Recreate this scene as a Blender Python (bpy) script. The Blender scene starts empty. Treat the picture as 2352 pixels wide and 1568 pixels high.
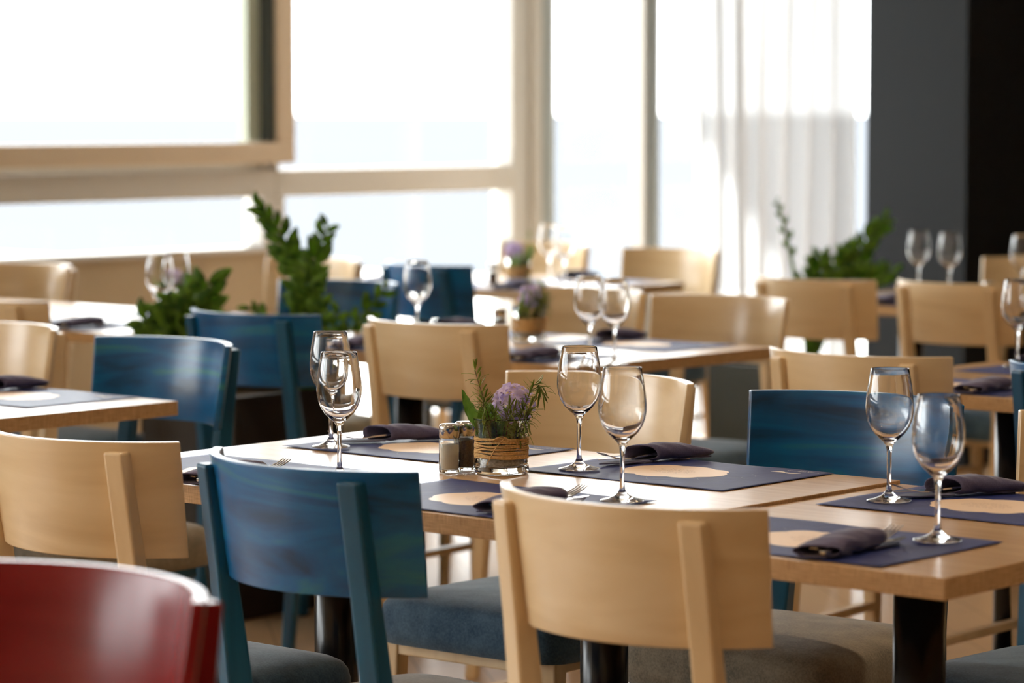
import bpy, bmesh, math, random
from mathutils import Vector, Matrix
random.seed(7)
C = bpy.context.scene.collection
PI = math.pi

# ------------------------------------------------------------------ camera
EYE = 1.35
cam_d = bpy.data.cameras.new('camera'); cam = bpy.data.objects.new('camera', cam_d); C.objects.link(cam)
cam_d.lens = 105; cam_d.sensor_width = 36; cam_d.clip_start = 0.05; cam_d.clip_end = 60000
PITCH = math.atan(524 / (105 / 36 * 2352))
cam.location = (0, 0, EYE); cam.rotation_euler = (PI / 2 - PITCH, 0, 0)
cam_d.dof.use_dof = True; cam_d.dof.focus_distance = 4.98; cam_d.dof.aperture_fstop = 3.8
bpy.context.scene.camera = cam
sc = bpy.context.scene
sc.view_settings.view_transform = 'Standard'; sc.view_settings.look = 'None'
sc.view_settings.gamma = 1.0; sc.view_settings.exposure = 1.15; sc.view_settings.use_curve_mapping = False
sc.cycles.max_bounces = 18; sc.cycles.transmission_bounces = 18; sc.cycles.transparent_max_bounces = 24

# the room is turned against the view: a runs along the rows of tables, b across them
ANG = math.radians(40.9)
AX, AY, BX, BY = math.cos(ANG), -math.sin(ANG), math.sin(ANG), math.cos(ANG)
def ab(a, b, z=0.0): return Vector((a * AX + b * BX, a * AY + b * BY, z))

# ------------------------------------------------------------------ sky and sun
w = bpy.data.worlds.new('world'); sc.world = w; w.use_nodes = True
bg = w.node_tree.nodes['Background']; bg.inputs['Color'].default_value = (0.97, 0.985, 1.0, 1); bg.inputs['Strength'].default_value = 4.0
sun_d = bpy.data.lights.new('sun', 'SUN'); sun = bpy.data.objects.new('sun', sun_d); C.objects.link(sun)
sun_d.energy = 7.0; sun_d.angle = math.radians(1.5); sun_d.color = (1.0, 0.98, 0.95)
to_sun = ab(-0.62, 0.78); to_sun.z = math.tan(math.radians(40)); to_sun.normalize()
sun.rotation_euler = to_sun.to_track_quat('Z', 'Y').to_euler()

# ------------------------------------------------------------------ materials
def new_mat(name):
    m = bpy.data.materials.new(name); m.use_nodes = True
    return m, m.node_tree, m.node_tree.nodes['Principled BSDF']
def srgb(r, g, b):
    f = lambda c: (c / 255 / 12.92) if c / 255 <= 0.04045 else ((c / 255 + 0.055) / 1.055) ** 2.4
    return (f(r), f(g), f(b), 1)
def plain(name, col, rough=0.5, metal=0.0, spec=0.5):
    m, t, p = new_mat(name)
    p.inputs['Base Color'].default_value = col; p.inputs['Roughness'].default_value = rough
    p.inputs['Metallic'].default_value = metal; p.inputs['Specular IOR Level'].default_value = spec
    return m
def grain(name, cols, scale, rough=0.35, detail=6, nscale=1.0, bump=0.0, dist=0.6, coat=0.0, spec=0.5):
    m, t, p = new_mat(name); N = t.nodes; L = t.links
    tc = N.new('ShaderNodeTexCoord'); mp = N.new('ShaderNodeMapping'); mp.inputs['Scale'].default_value = scale
    oi = N.new('ShaderNodeObjectInfo')
    ad = N.new('ShaderNodeVectorMath'); ad.operation = 'ADD'
    mu = N.new('ShaderNodeMath'); mu.operation = 'MULTIPLY'; mu.inputs[1].default_value = 17.0
    L.new(oi.outputs['Random'], mu.inputs[0]); L.new(tc.outputs['Object'], mp.inputs['Vector'])
    L.new(mp.outputs['Vector'], ad.inputs[0]); L.new(mu.outputs[0], ad.inputs[1])
    nz = N.new('ShaderNodeTexNoise'); nz.inputs['Scale'].default_value = nscale; nz.inputs['Detail'].default_value = detail
    nz.inputs['Distortion'].default_value = dist
    L.new(ad.outputs[0], nz.inputs['Vector'])
    r = N.new('ShaderNodeValToRGB'); e = r.color_ramp.elements
    n = len(cols)
    while len(e) < n: e.new(0.5)
    for i, c in enumerate(cols): e[i].position = 0.3 + 0.4 * i / (n - 1); e[i].color = c
    L.new(nz.outputs['Fac'], r.inputs['Fac']); L.new(r.outputs['Color'], p.inputs['Base Color'])
    p.inputs['Roughness'].default_value = rough; p.inputs['Coat Weight'].default_value = coat; p.inputs['Coat Roughness'].default_value = 0.22
    p.inputs['Specular IOR Level'].default_value = spec
    if bump:
        b = N.new('ShaderNodeBump'); b.inputs['Strength'].default_value = bump; b.inputs['Distance'].default_value = 0.001
        L.new(nz.outputs['Fac'], b.inputs['Height']); L.new(b.outputs['Normal'], p.inputs['Normal'])
    return m
def fabric(name, c1, c2, sc_=260):
    m, t, p = new_mat(name); N = t.nodes; L = t.links
    tc = N.new('ShaderNodeTexCoord'); nz = N.new('ShaderNodeTexNoise'); nz.inputs['Scale'].default_value = sc_; nz.inputs['Detail'].default_value = 3
    n2 = N.new('ShaderNodeTexNoise'); n2.inputs['Scale'].default_value = 22; n2.inputs['Detail'].default_value = 4
    mx = N.new('ShaderNodeMath'); mx.operation = 'ADD'; ml = N.new('ShaderNodeMath'); ml.operation = 'MULTIPLY'; ml.inputs[1].default_value = 0.5
    L.new(tc.outputs['Object'], nz.inputs['Vector']); L.new(tc.outputs['Object'], n2.inputs['Vector'])
    L.new(nz.outputs['Fac'], mx.inputs[0]); L.new(n2.outputs['Fac'], mx.inputs[1]); L.new(mx.outputs[0], ml.inputs[0])
    r = N.new('ShaderNodeValToRGB'); r.color_ramp.elements[0].position = 0.36; r.color_ramp.elements[1].position = 0.64
    r.color_ramp.elements[0].color = c1; r.color_ramp.elements[1].color = c2
    L.new(ml.outputs[0], r.inputs['Fac']); L.new(r.outputs['Color'], p.inputs['Base Color'])
    b = N.new('ShaderNodeBump'); b.inputs['Strength'].default_value = 0.5; b.inputs['Distance'].default_value = 0.0008
    L.new(nz.outputs['Fac'], b.inputs['Height']); L.new(b.outputs['Normal'], p.inputs['Normal'])
    p.inputs['Roughness'].default_value = 0.85; p.inputs['Sheen Weight'].default_value = 0.35; p.inputs['Sheen Roughness'].default_value = 0.4
    p.inputs['Specular IOR Level'].default_value = 0.25
    return m

M = {}
bc = [srgb(216, 184, 138), srgb(229, 200, 155), srgb(238, 212, 170)]
M['beige_board'] = grain('maple_board', bc, (1.2, 1.2, 7), 0.32, nscale=1.6, dist=1.2, coat=0.5)
M['beige_post'] = grain('maple_post', bc, (9, 9, 1.4), 0.34, nscale=1.4, dist=0.8, coat=0.4)
bl = [srgb(0, 50, 88), srgb(0, 80, 132), srgb(0, 98, 156), srgb(44, 124, 134)]
M['blue_board'] = grain('blue_stained_board', bl, (1.3, 1.3, 7), 0.3, nscale=1.7, dist=1.6, coat=0.25)
M['blue_post'] = grain('blue_stained_post', [srgb(12, 54, 82), srgb(20, 80, 112), srgb(30, 98, 132)], (9, 9, 1.4), 0.3, nscale=1.4, dist=0.8)
rd = [srgb(112, 14, 18), srgb(128, 20, 24), srgb(140, 28, 30)]
M['red_board'] = grain('red_lacquer_board', rd, (1.2, 1.2, 7), 0.25, nscale=1.6)
M['red_post'] = M['red_board']
M['fab_blue'] = fabric('blue_grey_fabric', srgb(48, 74, 98), srgb(82, 108, 130))
M['fab_taupe'] = fabric('taupe_fabric', srgb(120, 112, 98), srgb(160, 148, 128))
M['fab_dark'] = fabric('charcoal_fabric', srgb(52, 58, 62), srgb(78, 84, 88))
M['table_top'] = grain('oak_laminate', [srgb(200, 154, 102), srgb(214, 172, 120), srgb(224, 186, 136)], (2.5, 26, 10), 0.3, nscale=2.2, bump=0.25, dist=0.3, coat=0.6)
def edge_mat():
    m, t, p = new_mat('oak_edge_band'); N = t.nodes; L = t.links
    tc = N.new('ShaderNodeTexCoord')
    outs = []
    for s in ((30, 30, 900), (900, 900, 30)):
        mp = N.new('ShaderNodeMapping'); mp.inputs['Scale'].default_value = s
        nz = N.new('ShaderNodeTexNoise'); nz.inputs['Scale'].default_value = 1.0; nz.inputs['Detail'].default_value = 3
        L.new(tc.outputs['Object'], mp.inputs['Vector']); L.new(mp.outputs['Vector'], nz.inputs['Vector']); outs.append(nz)
    mx = N.new('ShaderNodeMath'); mx.operation = 'ADD'
    L.new(outs[0].outputs['Fac'], mx.inputs[0]); L.new(outs[1].outputs['Fac'], mx.inputs[1])
    ml = N.new('ShaderNodeMath'); ml.operation = 'MULTIPLY'; ml.inputs[1].default_value = 0.5; L.new(mx.outputs[0], ml.inputs[0])
    r = N.new('ShaderNodeValToRGB'); r.color_ramp.elements[0].position = 0.36; r.color_ramp.elements[1].position = 0.64
    r.color_ramp.elements[0].color = srgb(170, 130, 88); r.color_ramp.elements[1].color = srgb(230, 192, 144)
    L.new(ml.outputs[0], r.inputs['Fac']); L.new(r.outputs['Color'], p.inputs['Base Color']); p.inputs['Roughness'].default_value = 0.45
    return m
M['table_edge'] = edge_mat()
M['black_metal'] = plain('black_powder_coat', (0.008, 0.009, 0.011, 1), 0.22)
M['chrome'] = plain('polished_steel', (0.62, 0.6, 0.57, 1), 0.16, 1.0)
M['mat_paper'] = grain('navy_paper', [srgb(24, 40, 106), srgb(32, 50, 120)], (6, 6, 6), 0.5, nscale=3, bump=0.9, dist=1.5)
M['peach'] = plain('peach_print', srgb(252, 224, 196), 0.4)
M['ink'] = plain('brown_ink', srgb(120, 84, 66), 0.6)
M['white_ink'] = plain('cream_ink', srgb(246, 238, 228), 0.5)
M['line_ink'] = plain('pale_line_ink', srgb(128, 134, 158), 0.5)
M['napkin'] = fabric('dark_aubergine_paper', srgb(84, 82, 112), srgb(106, 102, 134), 500)
M['white_frame'] = plain('window_frame_paint', srgb(208, 204, 197), 0.4)
M['beige_frame'] = plain('beige_sash_paint', srgb(212, 192, 166), 0.4)
M['gasket'] = plain('dark_gasket', srgb(58, 64, 60), 0.6)
M['gasket_grey'] = plain('grey_gasket', srgb(150, 156, 154), 0.6)
M['reveal'] = plain('sage_reveal', srgb(176, 182, 164), 0.5)
M['parapet'] = plain('taupe_wall_paint', srgb(190, 170, 140), 0.8)
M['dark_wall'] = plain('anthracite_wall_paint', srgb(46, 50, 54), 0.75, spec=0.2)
M['dark_wall_unlit'] = plain('unlit_wall_paint', srgb(34, 33, 32), 0.8, spec=0.2)  # darker than the pier paint: shade of the unlit side put into the colour
M['wall'] = plain('cream_wall_paint', srgb(226, 214, 192), 0.85)
M['wall_dark'] = plain('dark_umber_wall_paint', srgb(96, 88, 78), 0.85)
M['ceiling'] = plain('white_ceiling_paint', srgb(236, 232, 224), 0.9)
M['terrace'] = plain('pale_terrace_stone', srgb(214, 212, 206), 0.8)
M['planter_brown'] = plain('dark_brown_planter', srgb(48, 42, 36), 0.6)
M['planter_grey'] = plain('slate_planter', srgb(72, 78, 76), 0.6)
M['soil'] = grain('potting_soil', [srgb(46, 32, 22), srgb(82, 62, 44)], (60, 60, 60), 0.9)
M['lamp'] = None
def planks():
    m, t, p = new_mat('light_oak_floor'); N = t.nodes; L = t.links
    tc = N.new('ShaderNodeTexCoord'); mp = N.new('ShaderNodeMapping'); mp.inputs['Rotation'].default_value = (0, 0, ANG)
    br = N.new('ShaderNodeTexBrick'); br.inputs['Scale'].default_value = 1.0; br.inputs['Mortar Size'].default_value = 0.002
    br.inputs['Brick Width'].default_value = 1.2; br.inputs['Row Height'].default_value = 0.16
    br.inputs['Color1'].default_value = srgb(196, 166, 132); br.inputs['Color2'].default_value = srgb(182, 150, 116); br.inputs['Mortar'].default_value = srgb(120, 94, 70)
    L.new(tc.outputs['Object'], mp.inputs['Vector']); L.new(mp.outputs['Vector'], br.inputs['Vector'])
    L.new(br.outputs['Color'], p.inputs['Base Color']); p.inputs['Roughness'].default_value = 0.3
    return m
M['floor'] = planks()
def sea_mat():
    m, t, p = new_mat('hazy_sea'); N = t.nodes; L = t.links
    tc = N.new('ShaderNodeTexCoord'); nz = N.new('ShaderNodeTexNoise'); nz.inputs['Scale'].default_value = 0.004; nz.inputs['Detail'].default_value = 5
    r = N.new('ShaderNodeValToRGB'); r.color_ramp.elements[0].color = (0.083, 0.088, 0.098, 1); r.color_ramp.elements[1].color = (0.091, 0.095, 0.103, 1)
    L.new(tc.outputs['Object'], nz.inputs['Vector']); L.new(nz.outputs['Fac'], r.inputs['Fac']); L.new(r.outputs['Color'], p.inputs['Base Color'])
    p.inputs['Roughness'].default_value = 1.0; p.inputs['Specular IOR Level'].default_value = 0.0
    return m
M['sea'] = sea_mat()
def glass(name, col=(1, 1, 1, 1), ior=1.48):
    m, t, p = new_mat(name)
    p.inputs['Base Color'].default_value = col; p.inputs['Roughness'].default_value = 0.0
    p.inputs['Transmission Weight'].default_value = 1.0; p.inputs['IOR'].default_value = ior
    return m
M['glass'] = glass('clear_glass')
M['glass_green'] = glass('faint_green_glass', (0.98, 1.0, 0.985, 1))
def pane():
    m = bpy.data.materials.new('window_pane_glass'); m.use_nodes = True; t = m.node_tree; N = t.nodes; L = t.links
    N.remove(N['Principled BSDF'])
    tr = N.new('ShaderNodeBsdfTransparent'); gl = N.new('ShaderNodeBsdfGlossy'); gl.inputs['Roughness'].default_value = 0.0
    tr.inputs['Color'].default_value = (0.97, 0.985, 0.98, 1)
    fr = N.new('ShaderNodeFresnel'); fr.inputs['IOR'].default_value = 1.14; mx = N.new('ShaderNodeMixShader')
    L.new(fr.outputs[0], mx.inputs[0]); L.new(tr.outputs[0], mx.inputs[1]); L.new(gl.outputs[0], mx.inputs[2])
    L.new(mx.outputs[0], N['Material Output'].inputs['Surface'])
    return m
M['pane'] = pane()
def sheer():
    m = bpy.data.materials.new('sheer_voile'); m.use_nodes = True; t = m.node_tree; N = t.nodes; L = t.links
    N.remove(N['Principled BSDF'])
    tr = N.new('ShaderNodeBsdfTransparent'); tl = N.new('ShaderNodeBsdfTranslucent'); df = N.new('ShaderNodeBsdfDiffuse')
    tl.inputs['Color'].default_value = (0.44, 0.45, 0.465, 1); df.inputs['Color'].default_value = (0.62, 0.62, 0.63, 1)
    a = N.new('ShaderNodeMixShader'); a.inputs[0].default_value = 0.35; b = N.new('ShaderNodeMixShader'); b.inputs[0].default_value = 0.93
    L.new(tl.outputs[0], a.inputs[1]); L.new(df.outputs[0], a.inputs[2]); L.new(tr.outputs[0], b.inputs[1]); L.new(a.outputs[0], b.inputs[2])
    L.new(b.outputs[0], N['Material Output'].inputs['Surface'])
    return m
M['sheer'] = sheer()
def leafmat(name, c1, c2, rough=0.4, trans=0.42):
    m, t, p = new_mat(name); N = t.nodes; L = t.links
    tc = N.new('ShaderNodeTexCoord'); nz = N.new('ShaderNodeTexNoise'); nz.inputs['Scale'].default_value = 40
    r = N.new('ShaderNodeValToRGB'); r.color_ramp.elements[0].position = 0.35; r.color_ramp.elements[1].position = 0.65
    r.color_ramp.elements[0].color = c1; r.color_ramp.elements[1].color = c2
    L.new(tc.outputs['Object'], nz.inputs['Vector']); L.new(nz.outputs['Fac'], r.inputs['Fac']); L.new(r.outputs['Color'], p.inputs['Base Color'])
    p.inputs['Roughness'].default_value = rough
    tl = N.new('ShaderNodeBsdfTranslucent'); L.new(r.outputs['Color'], tl.inputs['Color']); mx = N.new('ShaderNodeMixShader'); mx.inputs[0].default_value = trans
    L.new(p.outputs[0], mx.inputs[1]); L.new(tl.outputs[0], mx.inputs[2]); L.new(mx.outputs[0], N['Material Output'].inputs['Surface'])
    return m
M['zz'] = leafmat('zz_leaf', srgb(64, 106, 30), srgb(124, 168, 52))
M['rosemary'] = leafmat('rosemary_needle', srgb(112, 134, 52), srgb(178, 190, 88))
M['leaf'] = leafmat('garden_leaf', srgb(122, 160, 70), srgb(176, 204, 120), trans=0.5)
M['twig'] = plain('brown_twig', srgb(120, 92, 66), 0.7)
M['petal'] = leafmat('lilac_petal', srgb(206, 184, 234), srgb(236, 220, 246), 0.6, 0.3)
M['twine'] = grain('jute_twine', [srgb(196, 152, 92), srgb(236, 200, 142)], (300, 300, 300), 0.85)
M['gravel'] = grain('grey_substrate', [srgb(150, 140, 126), srgb(226, 218, 208)], (220, 220, 220), 0.8)
M['salt'] = plain('salt_grains', srgb(255, 246, 232), 0.8)
M['pepper'] = grain('ground_pepper', [srgb(84, 60, 42), srgb(128, 98, 72)], (600, 600, 600), 0.8)

# ------------------------------------------------------------------ helpers
def tag(o, label=None, cat=None, group=None, kind=None):
    if label: o['label'] = label
    if cat: o['category'] = cat
    if group: o['group'] = group
    if kind: o['kind'] = kind
    return o
def link(name, me, mats, parent=None, smooth=False, bevel=0.0, seg=2):
    o = bpy.data.objects.new(name, me); C.objects.link(o)
    for m in (mats if isinstance(mats, (list, tuple)) else [mats]): me.materials.append(m)
    if smooth:
        for p in me.polygons: p.use_smooth = True
    if parent: o.parent = parent
    if bevel:
        b = o.modifiers.new('bevel', 'BEVEL'); b.width = bevel; b.segments = seg; b.limit_method = 'ANGLE'; b.angle_limit = math.radians(40)
    return o
def bobj(name, bm, mats, parent=None, smooth=False, bevel=0.0, seg=2):
    bmesh.ops.recalc_face_normals(bm, faces=bm.faces[:])
    me = bpy.data.meshes.new(name); bm.to_mesh(me); bm.free()
    return link(name, me, mats, parent, smooth, bevel, seg)
def box(bm, x0, x1, y0, y1, z0, z1, mi=0):
    v = [bm.verts.new((x, y, z)) for x in (x0, x1) for y in (y0, y1) for z in (z0, z1)]
    for f in ((0, 1, 3, 2), (4, 6, 7, 5), (0, 4, 5, 1), (2, 3, 7, 6), (0, 2, 6, 4), (1, 5, 7, 3)):
        bm.faces.new([v[i] for i in f]).material_index = mi
def bar(bm, p0, p1, s0, s1, right=Vector((1, 0, 0))):
    """rectangular bar with two sections given as (width along right, depth)"""
    p0, p1 = Vector(p0), Vector(p1)
    d = (p1 - p0).normalized(); r = (right - d * right.dot(d)).normalized(); q = d.cross(r)
    vs = []
    for p, s in ((p0, s0), (p1, s1)):
        for i, j in ((-1, -1), (1, -1), (1, 1), (-1, 1)): vs.append(bm.verts.new(p + r * i * s[0] / 2 + q * j * s[1] / 2))
    for i in range(4): bm.faces.new((vs[i], vs[(i + 1) % 4], vs[4 + (i + 1) % 4], vs[4 + i]))
    bm.faces.new(vs[0:4][::-1]); bm.faces.new(vs[4:8])
def lathe(bm, prof, n=48, cx=0, cy=0, closed=False, mi=0):
    rings = []
    for r, z in prof:
        if r < 1e-6: rings.append([bm.verts.new((cx, cy, z))])
        else: rings.append([bm.verts.new((cx + r * math.cos(2 * PI * i / n), cy + r * math.sin(2 * PI * i / n), z)) for i in range(n)])
    pairs = list(zip(rings[:-1], rings[1:]))
    if closed: pairs.append((rings[-1], rings[0]))
    for a, b in pairs:
        for i in range(n):
            j = (i + 1) % n
            if len(a) == 1 and len(b) == 1: continue
            if len(a) == 1: f = bm.faces.new((a[0], b[i], b[j]))
            elif len(b) == 1: f = bm.faces.new((a[i], a[j], b[0]))
            else: f = bm.faces.new((a[i], a[j], b[j], b[i]))
            f.material_index = mi
def tube(bm, pts, r, n=6, taper=None):
    pts = [Vector(p) for p in pts]; rings = []
    up = Vector((0.13, 0.31, 0.94))
    for k, p in enumerate(pts):
        d = (pts[min(k + 1, len(pts) - 1)] - pts[max(k - 1, 0)]).normalized()
        s = d.cross(up)
        if s.length < 1e-4: s = d.cross(Vector((1, 0, 0)))
        s.normalize(); q = s.cross(d)
        rr = r if taper is None else r * (1 + (taper - 1) * k / (len(pts) - 1))
        rings.append([bm.verts.new(p + (s * math.cos(2 * PI * i / n) + q * math.sin(2 * PI * i / n)) * rr) for i in range(n)])
    for a, b in zip(rings[:-1], rings[1:]):
        for i in range(n): bm.faces.new((a[i], a[(i + 1) % n], b[(i + 1) % n], b[i]))
    bm.faces.new(rings[0][::-1]); bm.faces.new(rings[-1])
def bez(p0, p1, p2, n=10):
    p0, p1, p2 = Vector(p0), Vector(p1), Vector(p2)
    return [p0 * (1 - t) ** 2 + p1 * 2 * t * (1 - t) + p2 * t * t for t in [i / n for i in range(n + 1)]]
def empty(name, loc=(0, 0, 0), rz=0.0):
    o = bpy.data.objects.new(name, None); C.objects.link(o); o.location = loc; o.rotation_euler = (0, 0, rz); o.empty_display_size = 0.05
    return o
kids = {}
def copy_tree(o, parent=None):
    c = o.copy(); C.objects.link(c)
    if parent: c.parent = parent
    for ch in list(o.children): copy_tree(ch, c)
    return c
used = set()
def inst(proto, loc, rz, label, group=None):
    if proto.name in used: o = copy_tree(proto)
    else: used.add(proto.name); o = proto
    o.location = loc; o.rotation_euler = (0, 0, rz); o['label'] = label
    if group: o['group'] = group
    return o
def abox(name, a0, a1, b0, b1, z0, z1, mat, parent=None, bevel=0.0):
    """box whose sides follow the room"""
    bm = bmesh.new(); box(bm, a0, a1, b0, b1, z0, z1)
    o = bobj(name, bm, mat, parent, bevel=bevel)
    if parent is None: o.rotation_euler = (0, 0, -ANG)
    return o

# ------------------------------------------------------------------ the room
ST = lambda o, l=None, c=None: tag(o, l, c, kind='structure')
WA, WB = -8.6, 10.03      # window wall planes
CEIL = 2.9
ST(abox('floor', WA - 0.1, 5.0, -7.0, 18.0, -0.12, 0.0, M['floor']), 'light oak plank floor under the tables and chairs', 'floor')
ST(abox('ceiling', WA - 0.1, 5.0, -7.0, 18.0, CEIL, CEIL + 0.15, M['ceiling']), 'white painted ceiling above the dining room', 'ceiling')
ST(abox('wall_right', 5.0, 5.15, -7.0, 18.0, 0, CEIL, M['wall_dark']), 'dark umber wall on the right side of the room', 'wall')
ST(abox('wall_front', WA, 5.0, -7.15, -7.0, 0, CEIL, M['wall']), 'cream wall behind the viewer', 'wall')
ST(abox('wall_back', -6.1, 5.0, 17.0, 17.15, 0, CEIL, M['dark_wall_unlit']), 'dark far wall of the side room', 'wall')
# dark pier and its unlit side wall, coloured darker to hold the shade
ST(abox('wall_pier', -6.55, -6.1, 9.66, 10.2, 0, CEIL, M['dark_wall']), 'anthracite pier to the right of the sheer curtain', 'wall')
ST(abox('wall_side', -6.3, -6.102, 10.2, 17.0, 0, CEIL, M['dark_wall_unlit']), 'unlit dark wall running back beside the pier, shade in its colour', 'wall')
# parapet under the left windows
ST(abox('wall_left', WA - 0.12, WA, -7.0, 8.5, 0, 0.795, M['parapet']), 'taupe wall below the left window', 'wall')
ST(abox('trim_1', WA - 0.13, WA + 0.02, -7.0, 8.51, 0.795, 0.815, M['white_frame']), 'pale window sill on the taupe wall', 'window sill')
def window_left(idx, b0, b1, z0, sash):
    root = empty(f'window_{idx}'); ST(root, None, None); root.rotation_euler = (0, 0, -ANG)
    A0, A1 = WA - 0.09, WA + 0.02
    bm = bmesh.new()
    box(bm, A0, A1, b0, b1, 1.015, 1.125)
    if sash: box(bm, A0, A1 - 0.05, b0, b1, 1.125, 1.19)             # transom
    box(bm, A0, A1, b0, b1, CEIL - 0.12, CEIL)
    if z0 < 0.5: box(bm, A0, A1, b0, b1, 0.0, 0.07)
    else: box(bm, A0, A1 - 0.02, b0, b1, z0, z0 + 0.02)
    box(bm, A0, A1, b1 - 0.075, b1, 0.07 if z0 < 0.5 else z0 + 0.02, 1.015)   # mullion
    box(bm, A0, A1 - 0.03, b1 - 0.055, b1, 1.125, CEIL - 0.12)
    box(bm, A0, A1, b0, b0 + 0.05, 0.07 if z0 < 0.5 else z0 + 0.02, 1.015)
    box(bm, A0, A1 - 0.03, b0, b0 + 0.05, 1.125, CEIL - 0.12)
    bobj('window_frame', bm, M['white_frame'], root, bevel=0.006)
    if sash:
        bm = bmesh.new(); s0, s1 = WA + 0.0, WA + 0.07
        box(bm, s0, s1, b0 + 0.02, b1 + 0.06, 1.15, 1.235)
        box(bm, s0, s1, b1 - 0.035, b1 + 0.06, 1.235, CEIL - 0.1)
        box(bm, s0, s1, b0 + 0.02, b0 + 0.1, 1.235, CEIL - 0.1)
        bobj('sash', bm, M['beige_frame'], root, bevel=0.006)
        bm = bmesh.new(); box(bm, WA - 0.02, WA + 0.05, b1 - 0.068, b1 - 0.036, 1.236, CEIL - 0.1)
        bobj('gasket', bm, M['gasket'], root)
        bm = bmesh.new(); box(bm, WA - 0.05, WA + 0.0, b1 - 0.14, b1 - 0.07, 1.236, CEIL - 0.1)
        bobj('reveal', bm, M['reveal'], root)
    bm = bmesh.new()
    for zz in ((z0 + 0.02 if z0 > 0.5 else 0.07, 1.015), (1.125, CEIL - 0.12)):
        box(bm, WA - 0.055, WA - 0.049, b0 + 0.05, b1 - 0.06, zz[0], zz[1])
    bobj('pane', bm, M['pane'], root)
    return root
tag(window_left(1, 5.95, 8.46, 0.795, True), 'left window with a beige opening sash over a low pane', 'window')
tag(window_left(2, 8.46, 9.98, 0.0, False), 'window between the opening sash and the glazed corner', 'window')
ST(abox('wall_left', WA - 0.12, WA, 2.6, 5.95, 0.815, CEIL, M['parapet']), 'unseen solid wall piece added left of the opening sash to shade the chairs', 'wall')  # unseen wall piece, added to keep window light off the left border chairs
for k in range(4):
    tag(window_left(5 + k, 0.2 - 2.4 * k, 2.6 - 2.4 * k, 0.795, True), 'window further along the left wall, out of the view', 'window')
# corner post and the glazed end wall
bm = bmesh.new(); box(bm, WA - 0.1, WA + 0.03, 9.90, WB + 0.1, 0, CEIL); box(bm, WA + 0.03, WA + 0.09, WB - 0.03, WB + 0.08, 0, CEIL)
cp = bobj('trim_2', bm, M['white_frame'], bevel=0.01); cp.rotation_euler = (0, 0, -ANG); ST(cp, 'pale post at the glazed corner', 'corner post')
def window_back(idx, a0, a1):
    root = empty(f'window_{idx}'); ST(root); root.rotation_euler = (0, 0, -ANG)
    bm = bmesh.new(); B0, B1 = WB - 0.02, WB + 0.08
    box(bm, a0, a1, B0, B1, 0, 0.07); box(bm, a0, a1, B0, B1, CEIL - 0.12, CEIL)
    box(bm, a1 - 0.075, a1, B0, B1, 0.07, CEIL - 0.12)
    bobj('window_frame', bm, M['white_frame'], root, bevel=0.006)
    bm = bmesh.new(); box(bm, a1, a1 + 0.014, WB + 0.0, WB + 0.06, 0.07, CEIL - 0.12)
    box(bm, a0, a0 + 0.018, WB + 0.0, WB + 0.06, 0.07, CEIL - 0.12)
    bobj('gasket', bm, M['gasket_grey'], root)
    bm = bmesh.new(); box(bm, a0 + 0.02, a1 - 0.075, WB + 0.04, WB + 0.046, 0.07, CEIL - 0.12)
    bobj('pane', bm, M['pane'], root)
    return root
tag(window_back(3, WA + 0.09, -7.925), 'narrow full height window right of the corner post', 'window')
tag(window_back(4, -7.925, -6.5), 'full height window behind the sheer curtain', 'window')
# outside: terrace and sea
ST(abox('ground', -24, 10, WB + 0.12, 19.0, -0.3, -0.03, M['terrace']), 'pale sunlit terrace outside the end windows', 'terrace')
ST(abox('ground_1', -15, WA - 0.14, -9, WB + 0.12, -0.3, -0.031, M['terrace']), 'pale terrace outside the long window wall', 'terrace')
bm = bmesh.new(); v = [bm.verts.new(p) for p in ((-60000, 8, -9), (60000, 8, -9), (60000, 55000, -9), (-60000, 55000, -9))]; bm.faces.new(v)
tag(bobj('sea', bm, M['sea']), 'hazy pale blue sea beyond the windows', 'sea', kind='stuff')
# curtain
def curtain(a0, a1, b, z0, z1):
    bm = bmesh.new(); n = 260; rows = 10; g = []
    for i in range(n + 1):
        t = i / n; col = []
        for j in range(rows + 1):
            s = j / rows
            off = 0.035 * math.sin(t * 2 * PI * 7.3 + 0.6 * math.sin(t * 9)) + 0.018 * math.sin(t * 2 * PI * 15.7 + 1 + 0.8 * s) + 0.01 * math.sin(t * 60 + 3 * s)
            col.append(bm.verts.new((a0 + (a1 - a0) * t + 0.02 * math.sin(3 * s + t * 7), b + off * (0.75 + 0.4 * (1 - s)), z0 + (z1 - z0) * s)))
        g.append(col)
    for i in range(n):
        for j in range(rows): bm.faces.new((g[i][j], g[i + 1][j], g[i + 1][j + 1], g[i][j + 1]))
    o = bobj('sheer_curtain', bm, M['sheer'], smooth=True); o.rotation_euler = (0, 0, -ANG)
    return o
tag(curtain(-7.56, -6.75, 9.84, 0.02, 2.84), 'white sheer curtain hanging in folds before the end window', 'curtain')
bm = bmesh.new(); tube(bm, [(-8.5, 9.84, 2.86), (-6.56, 9.84, 2.86)], 0.012, 10)
o = bobj('curtain_rail', bm, M['white_frame']); o.rotation_euler = (0, 0, -ANG); tag(o, 'slim rail carrying the sheer curtain at the ceiling', 'curtain rail')

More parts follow.
